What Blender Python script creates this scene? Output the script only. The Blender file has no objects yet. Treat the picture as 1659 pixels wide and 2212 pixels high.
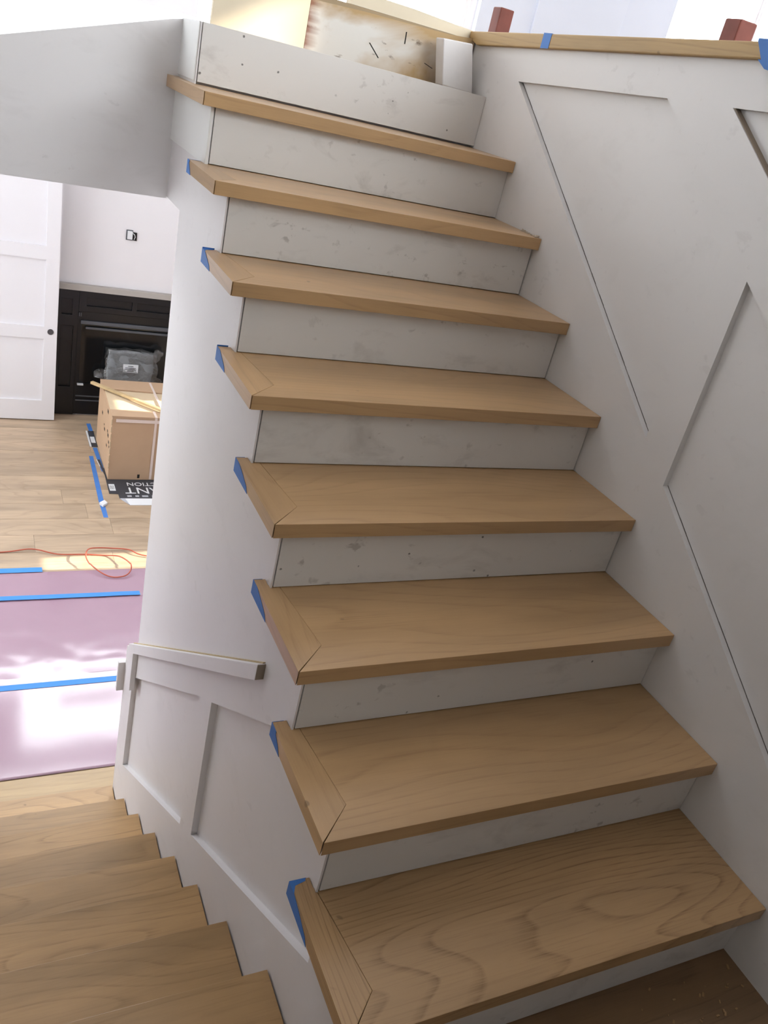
import bpy, bmesh, math, random
from mathutils import Vector, Matrix, noise
from mathutils.geometry import tessellate_polygon
random.seed(7)
C = bpy.context.scene.collection
SC = bpy.context.scene

# ------------------------------------------------------------------ camera
cam = bpy.data.cameras.new('camera'); co = bpy.data.objects.new('camera', cam); C.objects.link(co)
RT = Vector((0.89171187, -0.39445782, 0.2219301)); DN = Vector((-0.00446427, -0.49798273, -0.86717545)); FW = Vector((0.45258149, 0.77227989, -0.44581808))
m = Matrix((RT, -DN, -FW)).transposed().to_4x4(); m.translation = (-0.5970312, -0.39720367, 1.63597773)
co.matrix_world = m
cam.sensor_fit = 'VERTICAL'; cam.sensor_height = 36; cam.lens = 1780.29 / 2212 * 36; cam.clip_start = .02
SC.camera = co

# ------------------------------------------------------------------ sky, sun, exposure
SKY = 12.0
w = bpy.data.worlds.new('sky'); SC.world = w; w.use_nodes = True
bg = w.node_tree.nodes['Background']; bg.inputs[0].default_value = (.93, .965, 1, 1); bg.inputs[1].default_value = SKY
SUN_DIR = Vector((-.70, .20, -.30)).normalized()                     # the way the sunlight travels
sl = bpy.data.lights.new('sun', 'SUN'); sl.energy = 17; sl.angle = .009; sl.color = (1, .90, .74)
so = bpy.data.objects.new('sun', sl); C.objects.link(so); so.rotation_euler = SUN_DIR.to_track_quat('-Z', 'Y').to_euler(); so.location = (8, 0, 8)
SC.view_settings.view_transform = 'Standard'; SC.view_settings.look = 'None'; SC.view_settings.gamma = 1
SC.view_settings.use_curve_mapping = False; SC.view_settings.exposure = 0.0
def portal(name, loc, size, direction):                              # guides the sky through a window
    l = bpy.data.lights.new(name, 'AREA'); l.shape = 'RECTANGLE'; l.size, l.size_y = size; l.cycles.is_portal = True
    o = bpy.data.objects.new(name, l); C.objects.link(o); o.location = loc
    o.rotation_euler = Vector(direction).to_track_quat('-Z', 'Z' if abs(direction[2]) < .5 else 'Y').to_euler()

# ------------------------------------------------------------------ materials
class N:
    def __init__(s, name):
        s.m = bpy.data.materials.new(name); s.m.use_nodes = True; s.t = s.m.node_tree; s.b = s.t.nodes['Principled BSDF']
    def n(s, kind, **kw):
        x = s.t.nodes.new(kind)
        for k, v in kw.items():
            if k.startswith('i_'):
                k = k[2:]; k = int(k) if k.isdigit() else k
                if isinstance(v, bpy.types.NodeSocket): s.t.links.new(v, x.inputs[k])
                else: x.inputs[k].default_value = v
            else: setattr(x, k, v)
        return x
    def math(s, op, a, b=0.0, c=None):
        x = s.n('ShaderNodeMath', operation=op, i_0=a, i_1=b)
        if c is not None: x.inputs[2].default_value = c
        return x.outputs[0]
    def pos(s, sc=(1, 1, 1), off=None, rot=(0, 0, 0)):
        g = s.n('ShaderNodeNewGeometry'); v = g.outputs['Position']
        x = s.n('ShaderNodeMapping', i_Vector=v, i_Scale=sc, i_Rotation=rot)
        if off is not None: s.t.links.new(off, x.inputs['Location'])
        return x.outputs[0]
    def noise(s, vec, scale=1, detail=3, rough=.5, dist=0):
        return s.n('ShaderNodeTexNoise', i_Vector=vec, i_Scale=scale, i_Detail=detail, i_Roughness=rough, i_Distortion=dist).outputs[0]
    def ramp(s, f, stops):
        x = s.n('ShaderNodeValToRGB', i_0=f); e = x.color_ramp.elements
        while len(e) < len(stops): e.new(.5)
        for k, (p, c) in enumerate(stops):
            e[k].position = p; e[k].color = c if len(c) == 4 else (*c, 1)
        return x.outputs[0]
    def mix(s, f, a, b, mode='MIX'):
        x = s.n('ShaderNodeMix', data_type='RGBA', blend_type=mode)
        for k, v in ((0, f), (6, a), (7, b)):
            if isinstance(v, bpy.types.NodeSocket): s.t.links.new(v, x.inputs[k])
            else: x.inputs[k].default_value = v if k == 0 else ((*v, 1) if len(v) == 3 else v)
        return x.outputs[2]
    def out(s, col, rough=.5, spec=.5, bump=None, bs=.1, bd=.01, metal=0):
        for k, v in (('Base Color', col), ('Roughness', rough), ('Specular IOR Level', spec), ('Metallic', metal)):
            if isinstance(v, bpy.types.NodeSocket): s.t.links.new(v, s.b.inputs[k])
            else: s.b.inputs[k].default_value = (*v, 1) if k == 'Base Color' else v
        if bump is not None:
            x = s.n('ShaderNodeBump', i_Height=bump, i_Strength=bs, i_Distance=bd); s.t.links.new(x.outputs[0], s.b.inputs['Normal'])
        return s.m
G = lambda v: (v, v, v)

def plain(name, col, rough=.5, spec=.4, metal=0, var=.08, sc=9):
    n = N(name); f = n.noise(n.pos((sc,) * 3), 1, 4)
    a = tuple(c * (1 - var) for c in col); b = tuple(min(1, c * (1 + var)) for c in col)
    return n.out(n.mix(f, a, b), rough, spec, f, .05, .002, metal)

def rnd(n): return n.n('ShaderNodeObjectInfo').outputs['Random']

def oak(name, along='X', base=(.51, .325, .162), strong=.5, tone=.18, rough=.30, rf=24, amp=7, spec=.5):
    n = N(name); r = rnd(n)
    off = n.n('ShaderNodeCombineXYZ', i_0=n.math('MULTIPLY', r, 17.3), i_1=n.math('MULTIPLY', r, 9.1), i_2=n.math('MULTIPLY', r, 5.7)).outputs[0]
    st = (lambda a, c: (a, c, c)) if along == 'X' else ((lambda a, c: (c, a, c)) if along == 'Y' else (lambda a, c: (c, c, a)))
    warp = n.noise(n.pos(st(.75, 3.6), off), 1, 1.5, .4)
    p = n.n('ShaderNodeSeparateXYZ', i_0=n.pos())
    ax = {'X': (1, 2), 'Y': (0, 2), 'Z': (0, 1)}[along]
    acr = n.math('ADD', p.outputs[ax[0]], p.outputs[ax[1]])
    ring = n.math('ADD', n.math('MULTIPLY', acr, rf), n.math('MULTIPLY', warp, amp * 2.2))
    fr = n.math('FRACT', ring)
    fine = n.noise(n.pos(st(7, 240), off), 1, 3, .6)
    line = n.ramp(fr, [(0, G(1)), (.07, G(.65)), (.24, G(.06)), (.92, G(0)), (1, G(.95))])
    brk = n.ramp(fine, [(.38, G(.25)), (.62, G(1))])
    lf = n.math('MULTIPLY', n.math('MULTIPLY', line, brk), strong)
    pores = n.ramp(fine, [(.50, G(0)), (.72, G(1))])
    dark = tuple(c * k for c, k in zip(base, (.50, .44, .38)))
    t = n.noise(n.pos(st(1.2, 7), off), 1, 4, .55)
    lo = tuple(c * (1 - tone) for c in base); hi = tuple(c * (1 + tone * .9) for c in base)
    col = n.mix(n.ramp(t, [(.3, G(0)), (.7, G(1))]), lo, hi)
    tint = n.n('ShaderNodeHueSaturation', i_Color=col, i_Value=n.math('MULTIPLY_ADD', r, .08, .96)).outputs[0]
    col = n.mix(lf, tint, dark)
    col = n.mix(n.math('MULTIPLY', pores, .30 * max(strong, .3)), col, dark)
    kn = n.ramp(n.noise(n.pos((19, 19, 19), off), 1, 1), [(.80, G(0)), (.83, G(1))])
    col = n.mix(n.math('MULTIPLY', kn, .6), col, tuple(c * .35 for c in base))
    return n.out(col, rough, spec, fine, .06, .002)

def paint(name, col=(.80, .79, .775), dirt=.0, specks=.0, rough=.45, edge=(.30, .275, .25)):
    n = N(name); big = n.noise(n.pos((1.3,) * 3), 1, 4)
    c = n.mix(n.ramp(big, [(.3, G(0)), (.7, G(1))]), tuple(x * .965 for x in col), col)
    if dirt:
        r = rnd(n); off = n.n('ShaderNodeCombineXYZ', i_0=n.math('MULTIPLY', r, 31), i_1=n.math('MULTIPLY', r, 11)).outputs[0]
        f = n.noise(n.pos((5, 5, 9), off), 1, 5, .62, .5)
        c = n.mix(n.math('MULTIPLY', n.ramp(f, [(.56, G(0)), (.74, G(1))]), dirt), c, (.36, .33, .30))
        f2 = n.noise(n.pos((20, 20, 26), off), 1, 3, .6, .3)
        msk = n.ramp(n.noise(n.pos((3, 3, 3), off), 1, 1), [(.46, G(0)), (.6, G(1))])
        c = n.mix(n.math('MULTIPLY', n.math('MULTIPLY', n.ramp(f2, [(.63, G(0)), (.70, G(1))]), msk), dirt * 1.25), c, edge)
    if specks:
        r = rnd(n); off = n.n('ShaderNodeCombineXYZ', i_0=n.math('MULTIPLY', r, 13), i_1=n.math('MULTIPLY', r, 7)).outputs[0]
        v = n.n('ShaderNodeTexVoronoi', i_Vector=n.pos((1, 1, 1), off), i_Scale=17, i_Randomness=1.0)
        sel = n.ramp(v.outputs['Color'], [(.70, G(0)), (.72, G(1))])
        dot = n.ramp(n.math('ADD', v.outputs['Distance'], n.math('MULTIPLY', n.noise(n.pos((90,) * 3), 1, 2), .10)), [(.095, G(1)), (.125, G(0))])
        c = n.mix(n.math('MULTIPLY', n.math('MULTIPLY', sel, dot), specks), c, (.06, .05, .045))
    f = n.noise(n.pos((60,) * 3), 1, 3)
    return n.out(c, rough, .35, f, .03, .002)

M = {}
M['wall'] = paint('wall_paint', (.80, .775, .775), .07, .0)
M['wallr'] = paint('wall_paint_scuffed', (.81, .79, .775), .09, .0)
M['drywall_pale'] = paint('primed_drywall', (.60, .585, .58), .0, .0, .8)  # for the unseen left wall, tone set by the light it bounces
M['drywall'] = paint('bare_drywall', (.50, .49, .48), .0, .0, .8)  # grey given to unseen surfaces to cut bounce light near the camera
M['riser'] = paint('riser_paint', (.77, .75, .725), .40, .8)
M['fascia'] = paint('fascia_paint', (.86, .84, .84), .10, .25)
M['trimw'] = paint('trim_paint', (.82, .82, .80), .08, .0)
M['room'] = paint('room_paint', (.80, .78, .80), .0, .0)
M['doorw'] = paint('door_paint', (.80, .785, .815), .0, .0, .35)
M['bluew'] = paint('upstairs_paint', (.70, .74, .86), .0, .0)
M['glue'] = plain('raw_edge_tan', (.55, .44, .27), .8, .2)
M['joint'] = plain('dusty_joint', (.16, .14, .125), .9, .1)
M['raw'] = plain('raw_mdf_edge', (.33, .27, .21), .8, .1)
M['oak'] = oak('oak_tread', 'X', strong=.30)
M['oakY'] = oak('oak_return', 'Y', strong=.30)
M['oak1'] = oak('oak_tread_bold', 'X', strong=.85, rf=36, amp=15)
M['oak1Y'] = oak('oak_return_bold', 'Y', strong=.85, rf=60, amp=13)
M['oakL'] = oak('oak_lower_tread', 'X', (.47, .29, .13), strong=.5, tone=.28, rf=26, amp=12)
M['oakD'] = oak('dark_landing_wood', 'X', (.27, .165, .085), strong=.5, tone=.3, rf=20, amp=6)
M['strip'] = oak('golden_oak_strip', 'X', (.54, .37, .18), strong=.35, rf=16, amp=7)
M['plank'] = oak('pale_oak_plank', 'X', (.45, .335, .23), strong=.38, tone=.26, rough=.38, rf=12, amp=7)
M['pine'] = oak('pine_lumber', 'X', (.58, .42, .22), strong=.3, tone=.2, rough=.6)
M['pineY'] = oak('cap_lumber', 'Y', (.48, .32, .14), strong=.45, tone=.2, rough=.6, rf=30)
M['tape'] = plain('painter_tape', (.055, .19, .54), .55, .35, 0, .12, 14)
M['tapeL'] = plain('painter_tape_light', (.05, .27, .72), .5, .4, 0, .08, 14)
M['black'] = plain('black_paint', (.0055, .0055, .007), .30, .4)
M['glass_dark'] = plain('dark_firebox_glass', (.006, .0075, .009), .12, .5)
M['steel'] = plain('dull_steel', (.10, .105, .12), .45, .5, .3)
M['card'] = plain('cardboard', (.50, .34, .22), .8, .2, 0, .07, 6)
M['cardg'] = plain('cardboard_flap', (.62, .49, .33), .8, .2, 0, .05)
M['strap'] = plain('packing_strap', (.72, .60, .54), .5, .4)
M['ink'] = plain('black_ink', (.02, .018, .016), .7, .2)
M['carton'] = plain('charcoal_carton', (.045, .048, .058), .5, .4)
M['paperw'] = plain('white_label', (.72, .73, .75), .6, .3, 0, .03)
M['greyw'] = plain('grey_text', (.45, .46, .5), .6, .3, 0, .03)
M['cord'] = plain('orange_cord', (.50, .11, .065), .45, .4)
M['redpost'] = plain('red_brown_steel', (.20, .06, .045), .6, .3, 0, .25, 25)
M['foam'] = plain('grey_wrapped_block', (.24, .25, .265), .7, .3, 0, .1, 30)
M['mantel'] = plain('grey_mantel', (.42, .39, .36), .6, .3)
M['chrome'] = plain('dark_pull', (.10, .10, .11), .35, .5, .6)
M['slab'] = plain('rough_subfloor', (.40, .31, .2), .8, .2)
M['crumb'] = plain('wood_crumbs', (.42, .27, .14), .8, .2, 0, .3, 60)
M['crumbp'] = plain('pale_crumbs', (.50, .42, .33), .8, .2, 0, .3, 60)

def _ply():
    n = N('stained_white_plywood')
    big = n.noise(n.pos((2.2, 2, 3)), 1, 5, .6, .6)
    zz = n.n('ShaderNodeSeparateXYZ', i_0=n.pos()).outputs[2]
    big = n.math('ADD', big, n.math('MULTIPLY', n.math('MAXIMUM', n.math('SUBTRACT', zz, 1.79), 0.0), 4.0))
    c = n.mix(n.ramp(big, [(.48, G(0)), (.72, G(1))]), (.78, .755, .71), (.52, .36, .19))
    x = n.n('ShaderNodeSeparateXYZ', i_0=n.pos()).outputs[0]
    rag = n.math('ADD', x, n.math('MULTIPLY', n.noise(n.pos((3, 3, 60)), 1, 3), .06))
    e = n.ramp(n.math('SUBTRACT', rag, .40), [(.042, G(1)), (.085, G(0))])
    c = n.mix(n.math('MULTIPLY', e, .85), c, (.20, .065, .035))
    s = n.noise(n.pos((14, 14, 40)), 1, 4, .6)
    c = n.mix(n.math('MULTIPLY', n.ramp(s, [(.66, G(0)), (.76, G(1))]), .75), c, (.13, .07, .04))
    return n.out(c, .7, .2, s, .1, .003)
M['ply'] = _ply()
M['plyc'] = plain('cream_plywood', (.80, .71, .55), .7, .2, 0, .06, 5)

def _paper():
    n = N('rosin_floor_paper')
    f = n.noise(n.pos((2.2, 2.6, 2)), 1, 5, .55, .8); f2 = n.noise(n.pos((7, 9, 7)), 1, 4, .6, .6)
    c = n.mix(f, (.36, .225, .295), (.43, .275, .35))
    hgt = n.math('ADD', f, n.math('MULTIPLY', f2, .35))
    return n.out(c, .11, 1.0, hgt, .02, .02)
M['paper'] = _paper()

def _thin(name, tint, gl, rough):
    n = N(name); t = n.t; t.nodes.remove(n.b)
    tr = n.n('ShaderNodeBsdfTransparent', i_Color=(*tint, 1)); g = n.n('ShaderNodeBsdfGlossy', i_Roughness=rough)
    fr = n.n('ShaderNodeLayerWeight', i_Blend=.5)
    fac = n.math('MINIMUM', n.math('MULTIPLY', n.math('MULTIPLY_ADD', n.math('POWER', fr.outputs['Facing'], 5.0), .92, .045), gl), 1.0)
    if rough > .05:
        z = n.noise(n.pos((26, 26, 26)), 1, 4, .6, .8)
        bmp = n.n('ShaderNodeBump', i_Height=z, i_Strength=.9, i_Distance=.03)
        t.links.new(bmp.outputs[0], g.inputs['Normal']); t.links.new(bmp.outputs[0], fr.inputs['Normal'])
    mx = n.n('ShaderNodeMixShader', i_0=fac, i_1=tr.outputs[0], i_2=g.outputs[0])
    t.links.new(mx.outputs[0], t.nodes['Material Output'].inputs[0]); return n.m
M['pane'] = _thin('window_pane', (.97, .98, .98), 1.0, .01)
M['wrap'] = _thin('plastic_wrap', (.86, .87, .88), 3.0, .12)

# ------------------------------------------------------------------ builders
class MB:
    def __init__(s): s.v = []; s.f = []; s.mi = []
    def box(s, a, b, mi=0):
        x0, y0, z0 = [min(p) for p in zip(a, b)]; x1, y1, z1 = [max(p) for p in zip(a, b)]
        k = len(s.v); s.v += [(x0,y0,z0),(x1,y0,z0),(x1,y1,z0),(x0,y1,z0),(x0,y0,z1),(x1,y0,z1),(x1,y1,z1),(x0,y1,z1)]
        s.f += [tuple(k+i for i in q) for q in ((0,3,2,1),(4,5,6,7),(0,1,5,4),(1,2,6,5),(2,3,7,6),(3,0,4,7))]; s.mi += [mi]*6; return s
    def obox(s, c, u, v, wv, mi=0):                                   # oriented box: centre and three half-axes
        c, u, v, wv = map(Vector, (c, u, v, wv)); k = len(s.v)
        for sg in ((-1,-1,-1),(1,-1,-1),(1,1,-1),(-1,1,-1),(-1,-1,1),(1,-1,1),(1,1,1),(-1,1,1)): s.v.append(tuple(c+u*sg[0]+v*sg[1]+wv*sg[2]))
        s.f += [tuple(k+i for i in q) for q in ((0,3,2,1),(4,5,6,7),(0,1,5,4),(1,2,6,5),(2,3,7,6),(3,0,4,7))]; s.mi += [mi]*6; return s
    def prism(s, poly, axis, a, b, holes=(), mi=0):                   # polygon in the two other axes, from a to b along axis
        def P(p, t):
            q = list(p); q.insert(axis, t); return tuple(q)
        loops = [list(poly)] + [list(h) for h in holes]
        flat = [p for l in loops for p in l]; k = len(s.v); n = len(flat)
        s.v += [P(p, a) for p in flat] + [P(p, b) for p in flat]
        for t in tessellate_polygon([[Vector((p[0], p[1], 0)) for p in l] for l in loops]):
            s.f.append(tuple(k+i for i in t)); s.f.append(tuple(k+n+i for i in reversed(t))); s.mi += [mi]*2
        o = 0
        for l in loops:
            for i in range(len(l)):
                j = (i+1) % len(l); s.f.append((k+o+i, k+o+j, k+n+o+j, k+n+o+i)); s.mi.append(mi)
            o += len(l)
        return s
    def tube(s, pts, r, seg=8):
        pts = [Vector(p) for p in pts]; k = len(s.v)
        for i, p in enumerate(pts):
            d = (pts[min(i+1, len(pts)-1)] - pts[max(i-1, 0)]).normalized(); up = Vector((0, 0, 1)) if abs(d.z) < .9 else Vector((1, 0, 0))
            a = d.cross(up).normalized(); b = a.cross(d)
            for j in range(seg):
                t = 2*math.pi*j/seg; s.v.append(tuple(p + a*math.cos(t)*r + b*math.sin(t)*r))
        for i in range(len(pts)-1):
            for j in range(seg): s.f.append((k+i*seg+j, k+i*seg+(j+1) % seg, k+(i+1)*seg+(j+1) % seg, k+(i+1)*seg+j)); s.mi.append(0)
        s.f += [tuple(k+j for j in range(seg))[::-1], tuple(k+(len(pts)-1)*seg+j for j in range(seg))]; s.mi += [0, 0]; return s
    def disc(s, c, axis, r, h, seg=24):
        pts = [(math.cos(2*math.pi*i/seg)*r, math.sin(2*math.pi*i/seg)*r) for i in range(seg)]; o = [c[i] for i in range(3) if i != axis]
        return s.prism([(o[0]+p[0], o[1]+p[1]) for p in pts], axis, c[axis], c[axis]+h)

def ploc(p): return Vector((0, 0, 0)) if p is None else (p.location + ploc(p.parent))
def obj(name, mb, mat, parent=None, bevel=0, seg=2, smooth=False):
    xs = list(zip(*mb.v)); base = Vector(((min(xs[0])+max(xs[0]))/2, (min(xs[1])+max(xs[1]))/2, min(xs[2])))
    me = bpy.data.meshes.new(name); me.from_pydata([tuple(Vector(v)-base) for v in mb.v], [], mb.f)
    for mm in (mat if isinstance(mat, list) else [mat]): me.materials.append(mm)
    for p, i in zip(me.polygons, mb.mi): p.material_index = i; p.use_smooth = smooth
    bm = bmesh.new(); bm.from_mesh(me); bmesh.ops.recalc_face_normals(bm, faces=bm.faces); bm.to_mesh(me); bm.free()
    o = bpy.data.objects.new(name, me); C.objects.link(o); o.location = base - ploc(parent); o.parent = parent
    if bevel:
        b = o.modifiers.new('bevel', 'BEVEL'); b.width = bevel; b.segments = seg; b.limit_method = 'ANGLE'; b.angle_limit = .6
    return o
def tag(o, label, cat, group=None):
    o['label'] = label; o['category'] = cat
    if group: o['group'] = group
    return o
def thing(name, label, cat, loc, group=None):
    o = bpy.data.objects.new(name, None); C.objects.link(o); o.location = loc; o.empty_display_size = .1; return tag(o, label, cat, group)
def struct(name, mb, mat, parent=None, **k):
    o = obj(name, mb, mat, parent, **k)
    if parent is None: o['kind'] = 'structure'
    return o
def text(name, body, size, mat, loc, xdir, ydir, parent, ext=.0008):
    cu = bpy.data.curves.new(name, 'FONT'); cu.body = body; cu.size = size; cu.extrude = ext; cu.align_x = 'CENTER'; cu.align_y = 'CENTER'
    t = bpy.data.objects.new(name + '_curve', cu); C.objects.link(t); dg = bpy.context.evaluated_depsgraph_get(); dg.update()
    me = bpy.data.meshes.new_from_object(t.evaluated_get(dg)); bpy.data.objects.remove(t)
    me.materials.clear(); me.materials.append(mat); me.name = name
    x, y = Vector(xdir).normalized(), Vector(ydir).normalized(); z = x.cross(y)
    R = Matrix((x, y, z)).transposed().to_4x4(); me.transform(R)
    o = bpy.data.objects.new(name, me); C.objects.link(o); o.parent = parent; o.location = Vector(loc) - ploc(parent); return o

# ------------------------------------------------------------------ measures (metres)
R_, G_, W, TT, D, NN = .19, .267, 1.047, .0357, .033, .0305       # rise, going, width, tread thickness, wall face, nosing overhang
FZ = -1.777
ry = lambda i: i*G_ + NN                                           # face of riser i
low = [(.669,-.216),(.945,-.416),(1.207,-.600),(1.460,-.777),(1.727,-.970),(1.996,-1.168),(2.270,-1.375),(2.545,-1.582)]   # nosings of the lower flight

# ------------------------------------------------------------------ wall between the flights
saw = [(ry(1), -.02)]
for i in range(1, 9):
    saw += [(ry(i), i*R_-TT), (ry(i+1), i*R_-TT)] if i < 9 else []
saw += [(ry(9), 1.688), (2.690, 1.688)]
outline = [(ry(1), -.02)] + saw[1:] + [(2.69, 1.14), (2.447, 1.14), (2.345, -.60), (2.55, -.735), (2.55, FZ), (-.3, FZ), (-.3, -.02)]
panA = [(2.380,-.771),(2.388,-1.289),(1.472,-.638),(1.471,-.085)]
panB = [(1.362,-.011),(1.349,-.547),(.30,.180),(.30,.62),(.90,.33)]
panB = [(1.362,-.011),(1.349,-.547),(.522,.024),(.522,.115),(.93,.300)]
wm = struct('wall_middle', MB().prism(outline, 0, D, D+.004, [panA, panB]).prism(outline, 0, D+.004, D+.0045, [panA, panB]), M['wall'])
def inset(p, d):                                                   # pull the sawtooth back behind the risers
    return [(y+d, z) for y, z in p]
core = [(ry(1)+.022, -.02)]
for i in range(1, 9): core += [(ry(i)+.022, i*R_-TT), (ry(i+1)+.022, i*R_-TT)]
core += [(ry(9)+.022, 1.686), (2.69, 1.686), (2.69, 1.14), (2.447, 1.14), (2.345, -.60), (2.55, -.735), (2.55, FZ), (-.3, FZ), (-.3, -.02)]
obj('wall_frame', MB().prism(core, 0, D+.004, D+.020, [panA, panB]), M['wall'], wm)
obj('wall_panel', MB().prism(core, 0, D+.020, D+.105), M['wall'], wm)
# small fascia boards on the wall beside the two top risers
t1 = struct('trim_1', MB().box((D-.007, 2.160, 1.327), (D, 2.694, 1.483)), M['trimw'], bevel=.001)
t2 = struct('trim_2', MB().box((D-.004, 2.436, 1.528), (D, 2.69, 1.690)), M['trimw'], bevel=.001)
# sloping rail on the wainscot and its leg at the end of the wall
sl_ = (-.607-.401)/(2.406-1.037)
rp = [(1.035, .398), (1.035, .350), (2.33, .350+sl_*1.295), (2.33, -.80), (2.405, -.83), (2.425, .398+sl_*1.39)]
rail = struct('trim_3', MB().prism(rp, 0, .012, D), M['wall'], bevel=.0015)
obj('raw_end', MB().box((.0125, 1.0335, .352), (D, 1.035, .396)), M['raw'], rail)['label'] = 'raw cut end of the rail'
obj('glue_line', MB().prism([(1.04,.3985),(1.04,.394),(2.405,.394+sl_*1.365),(2.405,.3985+sl_*1.365)], 0, D-.006, D+.0005), M['glue'], rail)['label'] = 'tan strip of raw edge along the top of the rail'
struct('trim_4', MB().box((.004, 2.55, -.99), (.12, 2.57, -.83)), M['wall'], bevel=.0015)

# ------------------------------------------------------------------ wall on the right of the upper flight, with raised frame
ow = [(-1.5,FZ-.06),(-1.5,1.98),(2.72,1.85),(2.72,FZ-.06)]
p1 = [(2.254,1.755),(1.518,1.778),(1.143,1.519),(1.148,.973)]
p2 = [(1.036,1.431),(1.029,.888),(-.30,-.03+.005),(-.30,.51)]
p3 = [(1.278,1.781),(.30,1.806),(.30,1.096)]
wr = struct('wall_right', MB().prism(ow, 0, W+.018, W+.12), M['wallr'])
obj('wall_frame', MB().prism(ow, 0, W, W+.018, [p1, p2, p3]), M['wallr'], wr)
obj('frame_strip', MB().prism([(1.354,1.778),(1.278,1.781),(.30,1.096),(.30,1.040)], 0, W-.0035, W), M['wallr'], wr)
obj('raw_jamb', MB().prism([(1.2785,1.7808),(1.273,1.7808),(.30,1.100),(.30,1.0962)], 0, W+.0005, W+.0178), M['raw'], wr)
for (ya, za), (yb_, zb_) in ((p1[0], p1[3]), (p2[1], (-.30, -.025))):
    mb = MB(); sg = 34
    for k in range(sg):                                            # open joint along the sloping ledge, uneven in width
        t0, t1 = k/sg, (k+1)/sg; hgt = .0012 + .0012*random.random()
        a = (ya+(yb_-ya)*t0, za+(zb_-za)*t0+.0004); b = (ya+(yb_-ya)*t1, za+(zb_-za)*t1+.0004)
        mb.prism([a, b, (b[0], b[1]+hgt), (a[0], a[1]+hgt)], 0, W+.0168, W+.0182)
    obj('open_joint', mb, M['joint'], wr)
cap = struct('trim_5', MB().prism([(2.70,1.882),(2.565,1.843),(.60,1.906),(.60,1.938)], 0, W-.018, W+.14), M['pineY'], bevel=.003)

# ------------------------------------------------------------------ header, landings, upper floor, plywood
struct('wall_header', MB().prism([(-1.10,1.112),(.033,1.134),(.033,1.687),(.0,1.680),(-1.10,1.329)], 1, 2.67, 2.79), M['fascia'])
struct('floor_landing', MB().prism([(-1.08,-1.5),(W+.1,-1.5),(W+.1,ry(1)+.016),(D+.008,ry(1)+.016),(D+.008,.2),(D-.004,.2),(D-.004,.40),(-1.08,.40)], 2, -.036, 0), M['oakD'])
struct('floor_upper_landing', MB().box((D+.004, ry(9)+.019, 1.655), (W, 2.62, 1.686)), M['slab'])
pw = thing('plywood_riser', 'white stained plywood sheet behind the topmost white riser', 'plywood', (.7, 2.61, 1.69))
obj('sheet', MB().prism([(.415,1.687),(1.04,1.687),(1.04,1.862),(.93,1.852),(.60,1.845),(.415,1.836)], 1, 2.60, 2.618), M['ply'], pw)
for a, b in (((.640,1.760),(.683,1.722)), ((.768,1.822),(.770,1.785)), ((.86,1.745),(.895,1.735))): obj('pencil_mark', MB().prism([a, (a[0]+.004,a[1]+.001), (b[0]+.004,b[1]+.001), b], 1, 2.5993, 2.60), M['ink'], pw)
cp = tag(obj('plywood_sheet', MB().prism([(.10,1.687),(.412,1.687),(.412,1.90),(.10,1.90)], 1, 2.596, 2.614), M['plyc']), 'cream sunlit plywood board left of the stained sheet', 'plywood')
struct('floor_upper', MB().box((.415, 2.619, 1.60), (W+.15, 3.4, 1.856)).box((W+.141, -1.5, 1.62), (7.0, 3.4, 1.856)).box((2.3, 3.4, 1.62), (7.0, 7.45, 1.856)), M['slab'])
tag(obj('wood_plank', MB().prism([(.56,1.857),(1.05,1.857),(1.05,1.885),(.80,1.897),(.56,1.90)], 1, 2.625, 2.67), M['plyc']), 'pale raw wood board lying above the stained plywood', 'board')
blk = tag(obj('post_block', MB().prism([(.865,1.830),(.981,1.838),(1.026,1.687),(.901,1.690)], 1, 2.50, 2.56), M['fascia'], bevel=.004), 'short white painted block standing between plywood and right wall', 'block')
for k, (x, y, lab) in enumerate(((1.24, 2.80, 'short red-brown post stub above the far end of the cap rail'), (1.24, 1.56, 'short red-brown post stub above the near part of the cap rail'))):
    pst = thing('post_stub', lab, 'post', (x, y, 1.857), 'red-brown stubs behind the cap rail')
    obj('tube', MB().box((x-.03, y-.03, 1.857), (x+.03, y+.03, 2.0)), M['redpost'], pst, bevel=.004)
    obj('foot_plate', MB().box((x-.05, y-.05, 1.857), (x+.05, y+.05, 1.863)), M['redpost'], pst)

# ------------------------------------------------------------------ upper flight
st = thing('staircase', 'upper flight of oak treads and scuffed white risers climbing between two white walls', 'stairs', (.54, .3, 0))
x0s = {1:-.011, 2:-.001, 3:.004, 4:.002, 5:-.004, 6:-.008, 7:-.013, 8:-.004}
for i in range(1, 9):
    x0 = x0s[i]; yf, yb = i*G_, ry(i+1); z1 = i*R_; z0 = z1 - TT
    rw = .078                                                       # width of the mitred return
    ma, mb_ = (M['oak1'], M['oak1Y']) if i == 1 else (M['oak'], M['oakY'])
    inner = D + .002 if i == 1 else x0 + .052
    bx = 2.685 if i == 8 else yb + .033 + (.004 if i % 2 else -.003)
    g = .00015
    field = [(x0+.002, yf), (W-.001, yf), (W-.001, yb+.018), (inner+g, yb+.018), (x0+rw+g, yf+rw)]
    ret = [(x0, yf+.001), (x0+rw-g, yf+rw), (inner-g, yb+.012 if i == 1 else yb+.012), (D-.001, yb+.012), (D-.001, bx), (x0, bx)]
    t = obj('tread', MB().prism(field, 2, z0, z1), ma, st, bevel=.0009)
    obj('return_nosing', MB().prism(ret, 2, z0, z1), mb_, t, bevel=.0012 if i == 1 else .0006)
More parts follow.
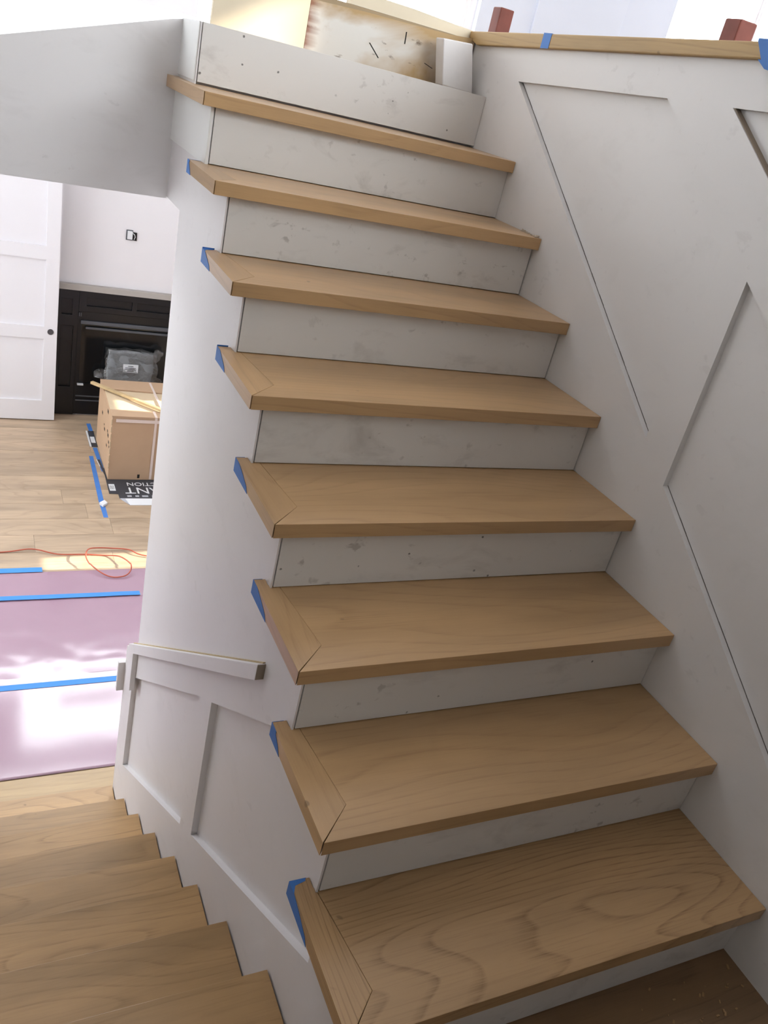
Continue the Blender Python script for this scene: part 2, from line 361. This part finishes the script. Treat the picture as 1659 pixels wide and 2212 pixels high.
for i in range(1, 10):
    b = (i-1)*R_ + (.0065 if i == 9 else .0022); tp = i*R_-TT-.0008 if i < 9 else 1.689
    gapr = {9: .001, 8: .0012, 3: .0015, 2: .0012, 1: .001}.get(i, .0042)
    x0 = D + .0076
    obj('riser', MB().box((x0, ry(i), b), (W-gapr, ry(i)+.016, tp)), M['riser'], st, bevel=.0006)

# ------------------------------------------------------------------ lower flight
ls = thing('staircase', 'lower flight of oak steps descending on the left to the papered floor', 'stairs', (-.53, 1.6, FZ))
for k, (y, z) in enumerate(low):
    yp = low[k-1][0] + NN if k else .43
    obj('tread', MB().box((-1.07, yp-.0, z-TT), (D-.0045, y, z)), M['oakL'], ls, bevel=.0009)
    zb = low[k+1][1] if k < 7 else FZ
    obj('riser', MB().box((-1.07, y-NN-.016, zb+.001), (D-.0045, y-NN, z-TT-.0005)), M['riser'], ls)
obj('riser', MB().box((-1.07, .354, low[0][1]+.001), (D-.0045, .37, -.037)), M['riser'], ls)

# ------------------------------------------------------------------ living room floor: every plank its own piece
fl = struct('floor', MB().box((-3.5, 2.52, FZ-.06), (3.0, 7.45, FZ-.012)), M['slab'])
y = 2.552; row = 0
while y < 7.44:
    wdt = min(.235 if row else .30, 7.448-y); x = -3.5 + (random.uniform(-1.6, -.1) if row else -.6)
    while x < 3.0:
        ln = random.choice((2.2, 2.6, 3.1)); a, b = max(x, -3.5), min(x+ln, 3.0)
        if b - a > .05: obj('plank', MB().box((a+.0008, y+.0011, FZ-.012), (b-.0008, y+wdt-.0011, FZ+random.uniform(-.0006, .0004))), M['plank'] if row else M['strip'], fl)
        x += ln
    y += wdt; row += 1

# ------------------------------------------------------------------ room shell
zt = 5.0
far_holes = [[(-.95,1.33),(0.0,1.33),(0.0,1.33+.001),(1.6,1.331),(1.6,1.70),(.42,1.70),(.42,2.0),(1.6,2.0),(1.6,2.45),(0,2.45),(0,1.70),(-.95,1.70)],
             [(1.62+.1,1.90),(3.55,1.90),(3.55,3.9),(1.72,3.9)], [(5.85,1.95),(6.985,1.95),(6.985,4.6),(5.85,4.6)]]
far_holes[0] = [(-.95,1.33),(1.6,1.33),(1.6,2.62),(-.05,2.62),(-.05,1.70),(-.95,1.70)]
far_holes.append([(-2.4,3.1),(1.2,3.1),(1.2,4.1),(-2.4,4.1)])
struct('wall_far', MB().prism([(-3.5,FZ-.06),(7.0,FZ-.06),(7.0,zt),(-3.5,zt)], 1, 7.45, 7.57, far_holes), M['room'])
struct('wall_pier', MB().box((3.62, 7.38, 1.857), (5.80, 7.449, zt)), M['bluew'])
struct('door_2', MB().box((4.2, 7.35, 1.86), (5.2, 7.379, 3.95)), M['bluew'], bevel=.004)
def window(nm, rects, y):
    mb = MB(); gl = MB()
    for x0, z0, x1, z1 in rects:
        f = .035
        mb.box((x0,y,z0),(x1,y+.06,z0+f)).box((x0,y,z1-f),(x1,y+.06,z1)).box((x0,y,z0+f),(x0+f,y+.06,z1-f)).box((x1-f,y,z0+f),(x1,y+.06,z1-f))
        gl.box((x0+f,y+.028,z0+f),(x1-f,y+.032,z1-f))
    o = struct(nm, mb, M['room']); obj('pane', gl, M['pane'], o)
wo = struct('window_1', MB().prism([(-.95,1.33),(1.6,1.33),(1.6,2.62),(-.05,2.62),(-.05,1.70),(-.95,1.70)], 1, 7.48, 7.54, [[(-.93,1.35),(1.58,1.35),(1.58,2.60),(-.03,2.60),(-.03,1.68),(-.93,1.68)]]), M['room'])
obj('pane', MB().prism([(-.93,1.35),(1.58,1.35),(1.58,2.60),(-.03,2.60),(-.03,1.68),(-.93,1.68)], 1, 7.508, 7.512), M['pane'], wo)
obj('spandrel', MB().box((.34,7.49,1.80),(1.12,7.53,2.02)), M['room'], wo)
window('window_6', [(-2.4,3.1,-.6,4.1),(-.6,3.1,1.2,4.1)], 7.48)  # unseen clerestory, added to light the top of the stairs
window('window_2', [(1.72,1.90,3.55,3.9)], 7.48)
window('window_3', [(5.85,1.95,6.985,4.6)], 7.48)
# left side: wall beside the lower flight, then the living room
struct('wall_left', MB().box((-1.22,-1.5,FZ-.06),(-1.10,2.79,zt)).box((-3.5,2.67,FZ-.06),(-1.22,2.79,zt)), M['drywall_pale'])
struct('wall_living', MB().prism([(2.79,FZ-.06),(7.45,FZ-.06),(7.45,zt),(2.79,zt)], 0, -3.62, -3.5, [[(4.2,-1.0),(6.6,-1.0),(6.6,.6),(4.2,.6)], [(3.4,1.7),(6.8,1.7),(6.8,2.9),(3.4,2.9)]]), M['room'])
def windowx(nm, y0, z0, y1, z1, x, nmul=2):
    f = .05; mb = MB()
    mb.box((x,y0,z0),(x+.06,y1,z0+f)).box((x,y0,z1-f),(x+.06,y1,z1))
    for k in range(nmul+1):
        yy = y0 + (y1-y0-f)*k/nmul; mb.box((x,yy,z0+f),(x+.06,yy+f,z1-f))
    o = struct(nm, mb, M['room']); obj('pane', MB().box((x+.028,y0+f,z0+f),(x+.032,y1-f,z1-f)), M['pane'], o)
windowx('window_4', 4.2,-1.0,6.6,.6, -3.59, 3); windowx('window_5', 3.4,1.7,6.8,2.9, -3.59, 3)  # unseen windows, added to brighten the living room and upper stairwell
struct('wall_back', MB().prism([(-1.1,FZ-.06),(7.0,FZ-.06),(7.0,zt),(-1.1,zt)], 1, -1.62, -1.5, [[(1.3,2.3),(4.7,2.3),(4.7,4.4),(1.3,4.4)]]), M['drywall'])
window('window_7', [(1.3,2.3,3.0,4.4),(3.0,2.3,4.7,4.4)], -1.59)  # unseen window, added to light the upper risers and header
t = (.25-7.0)/SUN_DIR.x
ea = [(p[1]-SUN_DIR.y*t, p[2]-SUN_DIR.z*t) for p in ((0,2.553,1.60),(0,2.634,1.60),(0,2.634,1.81),(0,2.553,1.74))]  # added opening, shaped to throw the sun patch on the plywood
struct('wall_east', MB().prism([(-1.5,1.62),(7.45,1.62),(7.45,zt),(-1.5,zt)], 0, 7.0, 7.02, [ea]), M['room'])
struct('wall_under_stair', MB().box((D+.107,2.46,FZ-.011),(W-.001,2.54,1.654)).box((W+.121,2.46,FZ-.011),(3.0,2.54,1.619)), M['room'])  # unseen closing wall, added to keep light from leaking under the treads
struct('floor_stair_base', MB().box((-1.22,-1.62,FZ-.12),(3.0,2.52,FZ-.061)), M['slab'])  # unseen slab, added to stop sky light leaking up through the stair gaps
# two added openings on the right, shaped to throw the floor and box sun patches
def trace(p, x):
    t = (p[0]-x)/SUN_DIR.x; return (p[1]-SUN_DIR.y*t, p[2]-SUN_DIR.z*t)
fa = [trace(p, 3.0) for p in ((-.12,4.735,FZ),(.95,4.725,FZ),(.95,4.965,FZ),(-.12,4.885,FZ))]
ba = [trace(p, 3.0) for p in ((.545,6.21,-1.18),(1.3,6.16,-1.18),(1.3,6.50,-1.18),(.545,6.42,-1.18))]
struct('wall_living_right', MB().prism([(2.54,FZ-.06),(7.45,FZ-.06),(7.45,1.62),(2.54,1.62)], 0, 3.0, 3.006, [fa, ba]), M['room'])
struct('ceiling', MB().box((-3.62,-1.62,zt),(7.02,7.57,zt+.05)), M['room'])
struct('ceiling_landing', MB().box((-1.10,-1.5,2.40),(W+.118,.15,2.58)), M['drywall'])  # unseen soffit, added to shade the lowest treads
portal('portal_living', (-3.48,5.4,-.2), (2.4,1.6), (1,0,0)); portal('portal_living_high', (-3.48,5.1,2.3), (3.4,1.2), (1,0,0)); portal('portal_clerestory', (-.6,7.44,3.6), (3.6,1.0), (0,-1,0)); portal('portal_back', (3.0,-1.48,3.35), (3.4,2.1), (0,1,0))  # portals at the added windows
portal('portal_far', (.33,7.44,1.97), (2.55,1.30), (0,-1,0)); portal('portal_up', (2.63,7.44,2.9), (1.83,2.0), (0,-1,0))
portal('portal_up_right', (6.37,7.44,3.27), (1.05,2.65), (0,-1,0))

# ------------------------------------------------------------------ sliding door in front of the living room wall
d = struct('door_1', MB().box((-.90,7.275,-1.765),(.142,7.30,.60)), M['doorw'])
ph = [[(-.72,-1.573),(.034,-1.573),(.032,-.981),(-.72,-.981)], [(-.72,-.870),(.031,-.866),(.027,-.277),(-.72,-.277)], [(-.72,-.163),(.024,-.161),(.017,.40),(-.72,.40)]]
obj('frame', MB().prism([(-.90,-1.765),(.148,-1.765),(.126,.60),(-.90,.60)], 1, 7.257, 7.275, ph), M['doorw'], d)
obj('finger_pull', MB().disc((.085,7.2565,-.910), 1, .026, -.004), M['chrome'], d)['label'] = 'round dark finger pull'

# ------------------------------------------------------------------ fireplace
fp = thing('fireplace', 'black panelled fireplace surround with glass firebox and grey mantel shelf', 'fireplace', (.75, 7.43, FZ))
Y = 7.42
obj('mantel_shelf', MB().box((.10,7.40,-.552),(1.55,7.449,-.498)), M['mantel'], fp, bevel=.003)
def sunk(name, rect, holes, mat):
    x0,z0,x1,z1 = rect
    o = obj(name, MB().prism([(x0,z0),(x1,z0),(x1,z1),(x0,z1)], 1, Y, Y+.024, [[(a,b),(c,b),(c,e),(a,e)] for a,b,c,e in holes]), mat, fp, bevel=.003)
    obj('panel_back', MB().box((x0+.001,Y+.024,z0+.001),(x1-.001,Y+.0295,z1-.001)), mat, o); return o
sunk('pilaster', (.10,-1.766,.330,-.553), [(.185,-.785,.277,-.640),(.185,-1.485,.292,-.888)], M['black'])
sunk('pilaster', (1.32,-1.766,1.55,-.553), [(1.36,-.785,1.46,-.640),(1.36,-1.485,1.46,-.888)], M['black'])
sunk('frieze', (.331,-.745,1.319,-.553), [(.395,-.690,.797,-.615),(.840,-.690,1.26,-.615)], M['black'])
obj('surround', MB().prism([(.331,-1.60),(1.319,-1.60),(1.319,-.746),(.331,-.746)], 1, 7.43, 7.445, [[(.366,-1.45),(1.28,-1.45),(1.28,-.86),(.366,-.86)]]), M['black'], fp)
obj('hood_bar', MB().box((.354,7.405,-.858),(1.30,7.43,-.826)), M['steel'], fp, bevel=.003)
obj('hood_shadow_bar', MB().box((.40,7.416,-.905),(1.28,7.43,-.885)), M['steel'], fp)  # thinner steel bar below the hood bar
obj('glass', MB().box((.366,7.44,-1.45),(1.28,7.443,-.86)), M['glass_dark'], fp)
obj('base', MB().box((.331,7.435,-1.766),(1.319,7.448,-1.601)), M['black'], fp)
for z in (-1.575, -1.620): obj('vent_slat', MB().box((.345,7.424,z-.006),(1.31,7.436,z+.006)), M['steel'], fp, bevel=.002)
for x in (.335, .350): obj('hinge_pin', MB().box((x,7.415,-.79),(x+.007,7.42,-.755)), M['steel'], fp)
tag(obj('wood_chip', MB().box((.352,7.395,-1.456),(.407,7.43,-1.444)), M['paperw'], bevel=.002), 'small white strip resting on the bottom edge of the dark firebox', 'strip')

def lump(name, c, h, mat, parent=None, r=.25, amp=.0, sub=4, seed=0.0):      # rounded, slightly crumpled block
    bm = bmesh.new(); bmesh.ops.create_cube(bm, size=2)
    bmesh.ops.subdivide_edges(bm, edges=bm.edges[:], cuts=sub, use_grid_fill=True)
    for v in bm.verts:
        p = v.co.copy(); q = p.normalized()*1.22; p = p.lerp(q, r)
        p = Vector((p.x*h[0], p.y*h[1], p.z*h[2])) + Vector(c)
        p += noise.noise_vector(p*14 + Vector((seed,)*3))*amp; v.co = p
    mb = MB(); bm.verts.index_update(); mb.v = [tuple(v.co) for v in bm.verts]; mb.f = [tuple(v.index for v in f.verts) for f in bm.faces]; mb.mi = [0]*len(mb.f); bm.free()
    return obj(name, mb, mat, parent, smooth=True)
pk = thing('wrapped_package', 'grey block wrapped in clear plastic with a white label inside the fireplace', 'package', (.82, 7.36, -1.39))
obj('package_shelf', MB().box((.60,7.34,-1.452),(1.1,7.39,-1.437)), M['black'], fp)
lump('block', (.815,7.365,-1.225), (.208,.026,.155), M['foam'], pk, .14, .008, 6)
lump('plastic_wrap', (.82,7.364,-1.225), (.235,.034,.172), M['wrap'], pk, .10, .03, 9, 3.0)
lb = obj('label', MB().box((.745,7.327,-1.268),(.885,7.329,-1.186)), M['paperw'], pk)
for z, x0, x1 in ((-1.203,.79,.84),(-1.222,.765,.865),(-1.236,.76,.87),(-1.252,.785,.845)):
    obj('print', MB().box((x0,7.3262,z-.0025),(x1,7.327,z+.0025)), M['ink'], lb)
lump('plastic_bundle', (.55,7.37,-1.315), (.05,.025,.045), M['wrap'], pk, .4, .03, 5, 8.0)
lump('plastic_bundle', (1.07,7.37,-1.36), (.045,.022,.035), M['wrap'], pk, .4, .03, 5, 5.0)
lump('plastic_bundle', (1.06,7.37,-1.10), (.045,.02,.06), M['wrap'], pk, .4, .03, 5, 1.0)
ot = thing('outlet_box', 'unfinished outlet with loose wiring on the wall above the fireplace', 'outlet', (.74, 7.45, -.05))
bx = obj('box', MB().prism([(.745,-.052),(.79,-.056),(.788,.016),(.745,.018)], 1, 7.443, 7.4485), M['ink'], ot)
obj('receptacle', MB().box((.705,7.425,-.046),(.748,7.443,.026)), M['paperw'], ot, bevel=.003)
obj('bracket', MB().prism([(.694,-.055),(.752,-.055),(.752,.034),(.694,.034)], 1, 7.440, 7.444, [[(.702,-.047),(.746,-.047),(.746,.027),(.702,.027)]]), M['steel'], ot)
obj('wire', MB().tube([(.75,7.44,.01),(.765,7.425,.0),(.772,7.43,-.02),(.765,7.44,-.045)], .0035, 6), M['paperw'], ot)

# ------------------------------------------------------------------ cardboard box, straps and stick
bx = thing('cardboard_box', 'large brown cardboard box with straps standing before the fireplace', 'box', (.75, 6.5, FZ+.005))
X0, X1, Y0, Y1, Z0, Z1 = .479, 1.20, 6.083, 6.86, FZ+.005, -1.185
obj('body', MB().box((X0,Y0,Z0),(X1,Y1,Z1-.006)), M['card'], bx, bevel=.004)
obj('flap', MB().prism([(X0-.004,Y0-.004),(X1,Y0-.004),(X1,6.200),(X0,6.215)], 2, Z1-.005, Z1+.004), M['card'], bx)
obj('flap', MB().prism([(X0,6.222),(X1,6.207),(X1,6.60),(X0+.012,6.645)], 2, Z1-.005, Z1+.001), M['cardg'], bx)
obj('flap', MB().prism([(X0,6.655),(X1,6.61),(X1,Y1+.01),(X0,Y1+.01)], 2, Z1-.005, Z1+.010), M['card'], bx)
obj('strap', MB().box((.822,Y0-.006,Z0+.01),(.842,Y0-.0035,Z1)).box((.822,Y0-.006,Z1+.0042),(.842,6.205,Z1+.006)), M['strap'], bx)
obj('strap', MB().box((X0+.03,Y0-.0075,Z1-.05),(X1,Y0-.0052,Z1-.022)), M['strap'], bx)
obj('strap', MB().box((.90,6.225,Z1+.0012),(.918,6.85,Z1+.0125)), M['strap'], bx)
mk = random.Random(3)
for k in range(9):
    yy = 6.12 + mk.random()*.55; zz = -1.25 - mk.random()*.30; hw = .012 + mk.random()*.02
    obj('printed_mark', MB().box((X0-.0012,yy,zz),(X0,yy+hw*1.7,zz+hw)), M['ink'], bx)
obj('printed_mark', MB().box((.722,Y0-.0008,-1.755),(.742,Y0,-1.72)), M['ink'], bx)
for k in range(7): obj('torn_edge', MB().obox((X0-.001,Y0-.001,-1.24-.066*k),(.005,.004,0),(0,.004,0),(0,.001,.024)), M['cardg'], bx, bevel=.002)
a, b = Vector((.39,6.745,-1.162)), Vector((1.12,5.93+.02,-1.160)); dv = (b-a)/2; sv = Vector((-dv.y, dv.x, 0)).normalized()
tag(obj('wood_stick', MB().obox((a+b)/2, dv, sv*.016, (0,0,.011)), M['pine'], bevel=.002), 'long raw wood stick lying diagonally across the top of the cardboard box', 'stick')

# ------------------------------------------------------------------ flattened black cartons
fc = thing('flattened_carton', 'flattened black carton with white lettering under the front of the cardboard box', 'carton', (.7, 5.9, FZ+.001))
z = FZ+.0015
obj('sheet', MB().prism([(.47,6.30),(.462,5.836),(.533,5.83),(.533,5.755),(1.15,5.755),(1.15,6.30)], 2, z, z+.003), M['carton'], fc)
obj('white_flap', MB().prism([(.60,5.642),(1.15,5.640),(1.15,5.752),(.575,5.754)], 2, z, z+.0025), M['paperw'], fc)['label'] = 'white inner flap'
obj('folded_corner', MB().prism([(.535,5.752),(.573,5.753),(.598,5.645)], 2, z, z+.004), M['greyw'], fc)
l2 = obj('label', MB().box((.475,5.885,z+.003),(.522,6.00,z+.0036)), M['paperw'], fc)
for k in range(4): obj('print', MB().box((.482+.009*k,5.91,z+.0036),(.485+.009*k,5.975,z+.0039)), M['ink'], l2)
text('lettering', 'ANT', .150, M['paperw'], (.745,5.895,z+.0038), (-1,0,0), (0,-1,0), fc)
text('lettering', 'COLLECTION', .082, M['paperw'], (.875,6.005,z+.0038), (-1,0,0), (0,-1,0), fc)
for x, wd in ((.60,.035),(.665,.03),(.72,.05),(.80,.04)): obj('symbol', MB().box((x,5.780,z+.003),(x+wd,5.805,z+.0036)), M['greyw'], fc)
f2 = thing('flattened_carton', 'narrow black carton edge with white label beside the left of the cardboard box', 'carton', (.45, 6.85, FZ+.001))
obj('sheet', MB().box((.425,6.72,z),(.478,7.06,z+.004)), M['carton'], f2)
obj('label', MB().box((.432,6.80,z+.004),(.470,6.93,z+.0046)), M['paperw'], f2)
obj('white_edge', MB().box((.410,6.72,z),(.4245,7.06,z+.0046)), M['paperw'], f2)
f3 = thing('flattened_carton', 'thin black carton sliver beside the lower left edge of the cardboard box', 'carton', (.46, 6.35, FZ+.001))
obj('sheet', MB().prism([(.440,6.46),(.462,6.46),(.4785,6.16),(.468,6.16)], 2, z+.001, z+.004), M['carton'], f3)
obj('white_edge', MB().prism([(.433,6.46),(.4395,6.46),(.452,6.33),(.446,6.33)], 2, z+.001, z+.004), M['paperw'], f3)

# ------------------------------------------------------------------ floor paper, tape, cord
def sheet(name, x0, x1, y0, y1, zb, label, seed, amp=.004):
    nx, ny = 150, 44; mb = MB()
    for j in range(ny+1):
        for i in range(nx+1):
            x = x0+(x1-x0)*i/nx; y = y0+(y1-y0)*j/ny
            h = (noise.noise((x*2.2+seed, y*2.6, seed))*.5+.5)*amp + (abs(noise.noise((x*3+seed, y*4, 3)))+abs(noise.noise((x*7+seed, y*8, 5)))*.5)*amp*.8
            e = min(j, ny-j)/ny; h *= min(1, e*6+.15)
            mb.v.append((x, y, zb+h))
    for j in range(ny):
        for i in range(nx):
            a = j*(nx+1)+i; mb.f.append((a, a+1, a+nx+2, a+nx+1)); mb.mi.append(0)
    o = obj(name, mb, M['paper'], smooth=True); s = o.modifiers.new('thickness', 'SOLIDIFY'); s.thickness = .0006; s.offset = -1
    return tag(o, label, 'paper')
PZ = FZ+.0016
sheet('floor_paper', -2.6, 1.7, 2.853, 3.665, PZ+.0016, 'glossy purple floor paper nearest the foot of the stairs', 2.0, .0002)
sheet('floor_paper', -2.6, 1.7, 3.60, 4.425, PZ+.0008, 'creased purple floor paper between the two long blue tapes', 5.0, .0032)
sheet('floor_paper', -2.6, 1.7, 4.37, 4.71, PZ, 'narrow purple floor paper strip nearest the orange cord', 9.0, .004)
def tape(pts, label, grp, mat='tapeL', h=.0004):
    return tag(obj('blue_tape', MB().prism(pts, 2, FZ+.0002, FZ+.0002+h), M[mat]), label, 'tape', grp)
def strip(x0, x1, ya, yb, wd, zc, label):
    mb = MB(); n = 24
    for k in range(n+1):
        x = x0+(x1-x0)*k/n; yc = ya+(yb-ya)*k/n; j = noise.noise((x*9, yc, 1))*.002
        mb.v += [(x, yc-wd/2+j, zc), (x, yc+wd/2+j, zc), (x, yc-wd/2+j, zc+.0006), (x, yc+wd/2+j, zc+.0006)]
        if k:
            a = 4*(k-1); mb.f += [(a,a+4,a+5,a+1),(a+2,a+3,a+7,a+6),(a,a+2,a+6,a+4),(a+1,a+5,a+7,a+3)]; mb.mi += [0]*4
    return tag(obj('blue_tape', mb, M['tapeL']), label, 'tape', 'long blue tapes on the floor paper')
strip(-2.5, -.128, 4.722, 4.730, .056, PZ+.0066, 'blue tape strip on the far left edge of the purple paper')
strip(-2.5, .475, 4.420, 4.394, .046, PZ+.0105, 'longest blue tape strip across the purple paper, below the cord loop')
strip(-2.5, 1.2, 3.542, 3.536, .046, PZ+.0036, 'blue tape strip crossing the glare on the purple paper')
tape([(.381,6.536),(.416,6.538),(.404,5.695),(.404,5.449),(.369,5.450),(.363,5.711)], 'long blue tape strip on bare wood floor beside the cardboard box', 'blue tapes by the cardboard box', 'tape')
tape([(.434,7.235),(.472,7.239),(.476,7.07),(.440,7.07)], 'short blue tape on floor at the far left corner of the cardboard box', 'blue tapes by the cardboard box', 'tape')
tape([(.432,6.71),(.470,6.71),(.478,6.24),(.452,6.24)], 'blue tape under the left side of the cardboard box', 'blue tapes by the cardboard box', 'tape')
tag(obj('wood_scrap', MB().prism([(.36,5.655),(.405,5.70),(.425,5.655),(.385,5.61)], 2, FZ+.0008, FZ+.022), M['paperw'], bevel=.003), 'small white scrap lying on the long blue floor tape', 'scrap')
cp_ = [(-2.4,5.05,0),(-1.4,4.94,0),(-.8,4.99,0),(-.385,4.969,0),(-.18,4.982,.012),(-.014,4.919,.004),(.167,4.910,.002),(.300,4.893,.0),(.395,4.845,.02),(.448,4.762,.028),(.462,4.700,.024),(.445,4.640,.012),(.400,4.598,.004),(.321,4.596,.0),(.255,4.638,.008),(.193,4.716,.026),(.166,4.800,.042),(.175,4.880,.040),(.205,4.940,.030),(.270,4.968,.018),(.362,4.968,.012),(.484,4.942,.012),(.582,4.864,.008),(.9,4.80,0),(1.5,4.9,0)]
def spline(p, n=7):
    P = [Vector(q) for q in p]; out = []
    for i in range(len(P)-1):
        a, b, c, d_ = P[max(i-1,0)], P[i], P[i+1], P[min(i+2,len(P)-1)]
        for k in range(n):
            t = k/n; out.append(.5*((2*b)+(c-a)*t+(2*a-5*b+4*c-d_)*t*t+(3*b-a-3*c+d_)*t**3))
    return out + [P[-1]]
lift = lambda p: p + Vector((0,0,FZ+.0065 + (.008 if p.y < 4.73 and -1 < p.x < 1 else 0)))
tag(obj('extension_cord', MB().tube([lift(p) for p in spline(cp_)], .0046), M['cord'], smooth=True), 'orange-red extension cord looping across the wood floor onto the purple paper', 'cord')

# ------------------------------------------------------------------ blue tape on the tread ends, the cap and debris
ords = ['bottom tread in view', 'second tread from the bottom', 'third tread from the bottom', 'fourth tread from the bottom', 'fifth tread from the bottom', 'sixth tread from the bottom', 'seventh tread from the bottom']
fl_ = {1: .11, 2: .055, 3: .105, 4: .11, 5: .085, 6: .09, 7: .04}
for i in range(1, 8):
    x0 = x0s[i]; z1 = i*R_; z0 = z1-TT; yb = ry(i+1)+.033 + (.004 if i % 2 else -.003); L = fl_[i]; e = .0008
    mb = MB().prism([(yb+e, z0-.001), (yb+e, z1+e), (yb-.030, z1+e), (yb-L*.55, z1-.007), (yb-L, z0+.012), (yb-L-.012, z0-.001)], 0, x0-e-.0004, x0-e*.4)
    mb.box((x0-e, yb+e*.3, z0), (D-.008, yb+e, z1+(.004 if i in (6, 5) else .0006)))
    if i in (1, 6): mb.prism([(x0-e, yb+e), (D-.010, yb+e), (D-.012, yb-.006), (x0+.008, yb-.012), (x0-e, yb-.03)], 2, z1+.0002, z1+.0007)
    tag(obj('blue_tape', mb, M['tape']), 'blue tape stuck on the left end of the ' + ords[i-1], 'tape', 'blue tapes on the tread ends')
def band(y0, y1, label, ragged=0):
    zt_ = lambda y: 1.938 - (y-.6)*.0267 + .0008; zb_ = lambda y: 1.906-(y-.6)*.03206 - .0008
    mb = MB().prism([(y0,zt_(y0)),(y1,zt_(y1)),(y1-.03*ragged,zb_(y1)),(y0,zb_(y0)-.02*ragged)], 0, W-.0192, W-.0182).prism([(W-.019,y0),(W+.03,y0),(W+.03,y1),(W-.019,y1)], 2, zt_(y1)-.0002, zt_(y0)+.0002)
    if ragged: mb.prism([(y0,zb_(y0)),(y1-.02,zb_(y1)),(y1-.05,zb_(y1)-.018),(y0+.06,zb_(y0)-.035)], 0, W-.0195, W-.018)
    tag(obj('blue_tape', mb, M['tape']), label, 'tape', 'blue tapes around the cap rail')
band(2.105, 2.150, 'narrow blue tape around the wooden cap rail'); band(1.08, 1.262, 'wide crumpled blue tape around the near end of the wooden cap rail', 1)
def crumbs(name, n, fn, mat, label, cat, s=(.002,.006)):
    mb = MB(); q = random.Random(n)
    for k in range(n):
        c = Vector(fn(q)); r = q.uniform(*s); d1 = Vector((q.uniform(-1,1), q.uniform(-1,1), q.uniform(-.2,.2))).normalized(); d2 = d1.cross(Vector((0,0,1))).normalized()
        mb.obox(c + Vector((0,0,r*.35)), d1*r, d2*r*.5, Vector((0,0,r*.3)))
    o = tag(obj(name, mb, mat), label, cat); o['kind'] = 'stuff'
crumbs('wood_shavings', 26, lambda q: (W-.006-abs(q.gauss(0,.006)), 7*G_+.01+q.random()*.10, 7*R_), M['crumbp'], 'wood shavings at the right end of the seventh tread from the bottom', 'shavings', (.002,.008))
crumbs('sawdust', 60, lambda q: (W-.02-q.random()*.55, .05+q.random()*.22, 0), M['crumb'], 'scattered debris on the dark landing at the bottom right', 'debris', (.0015,.005))
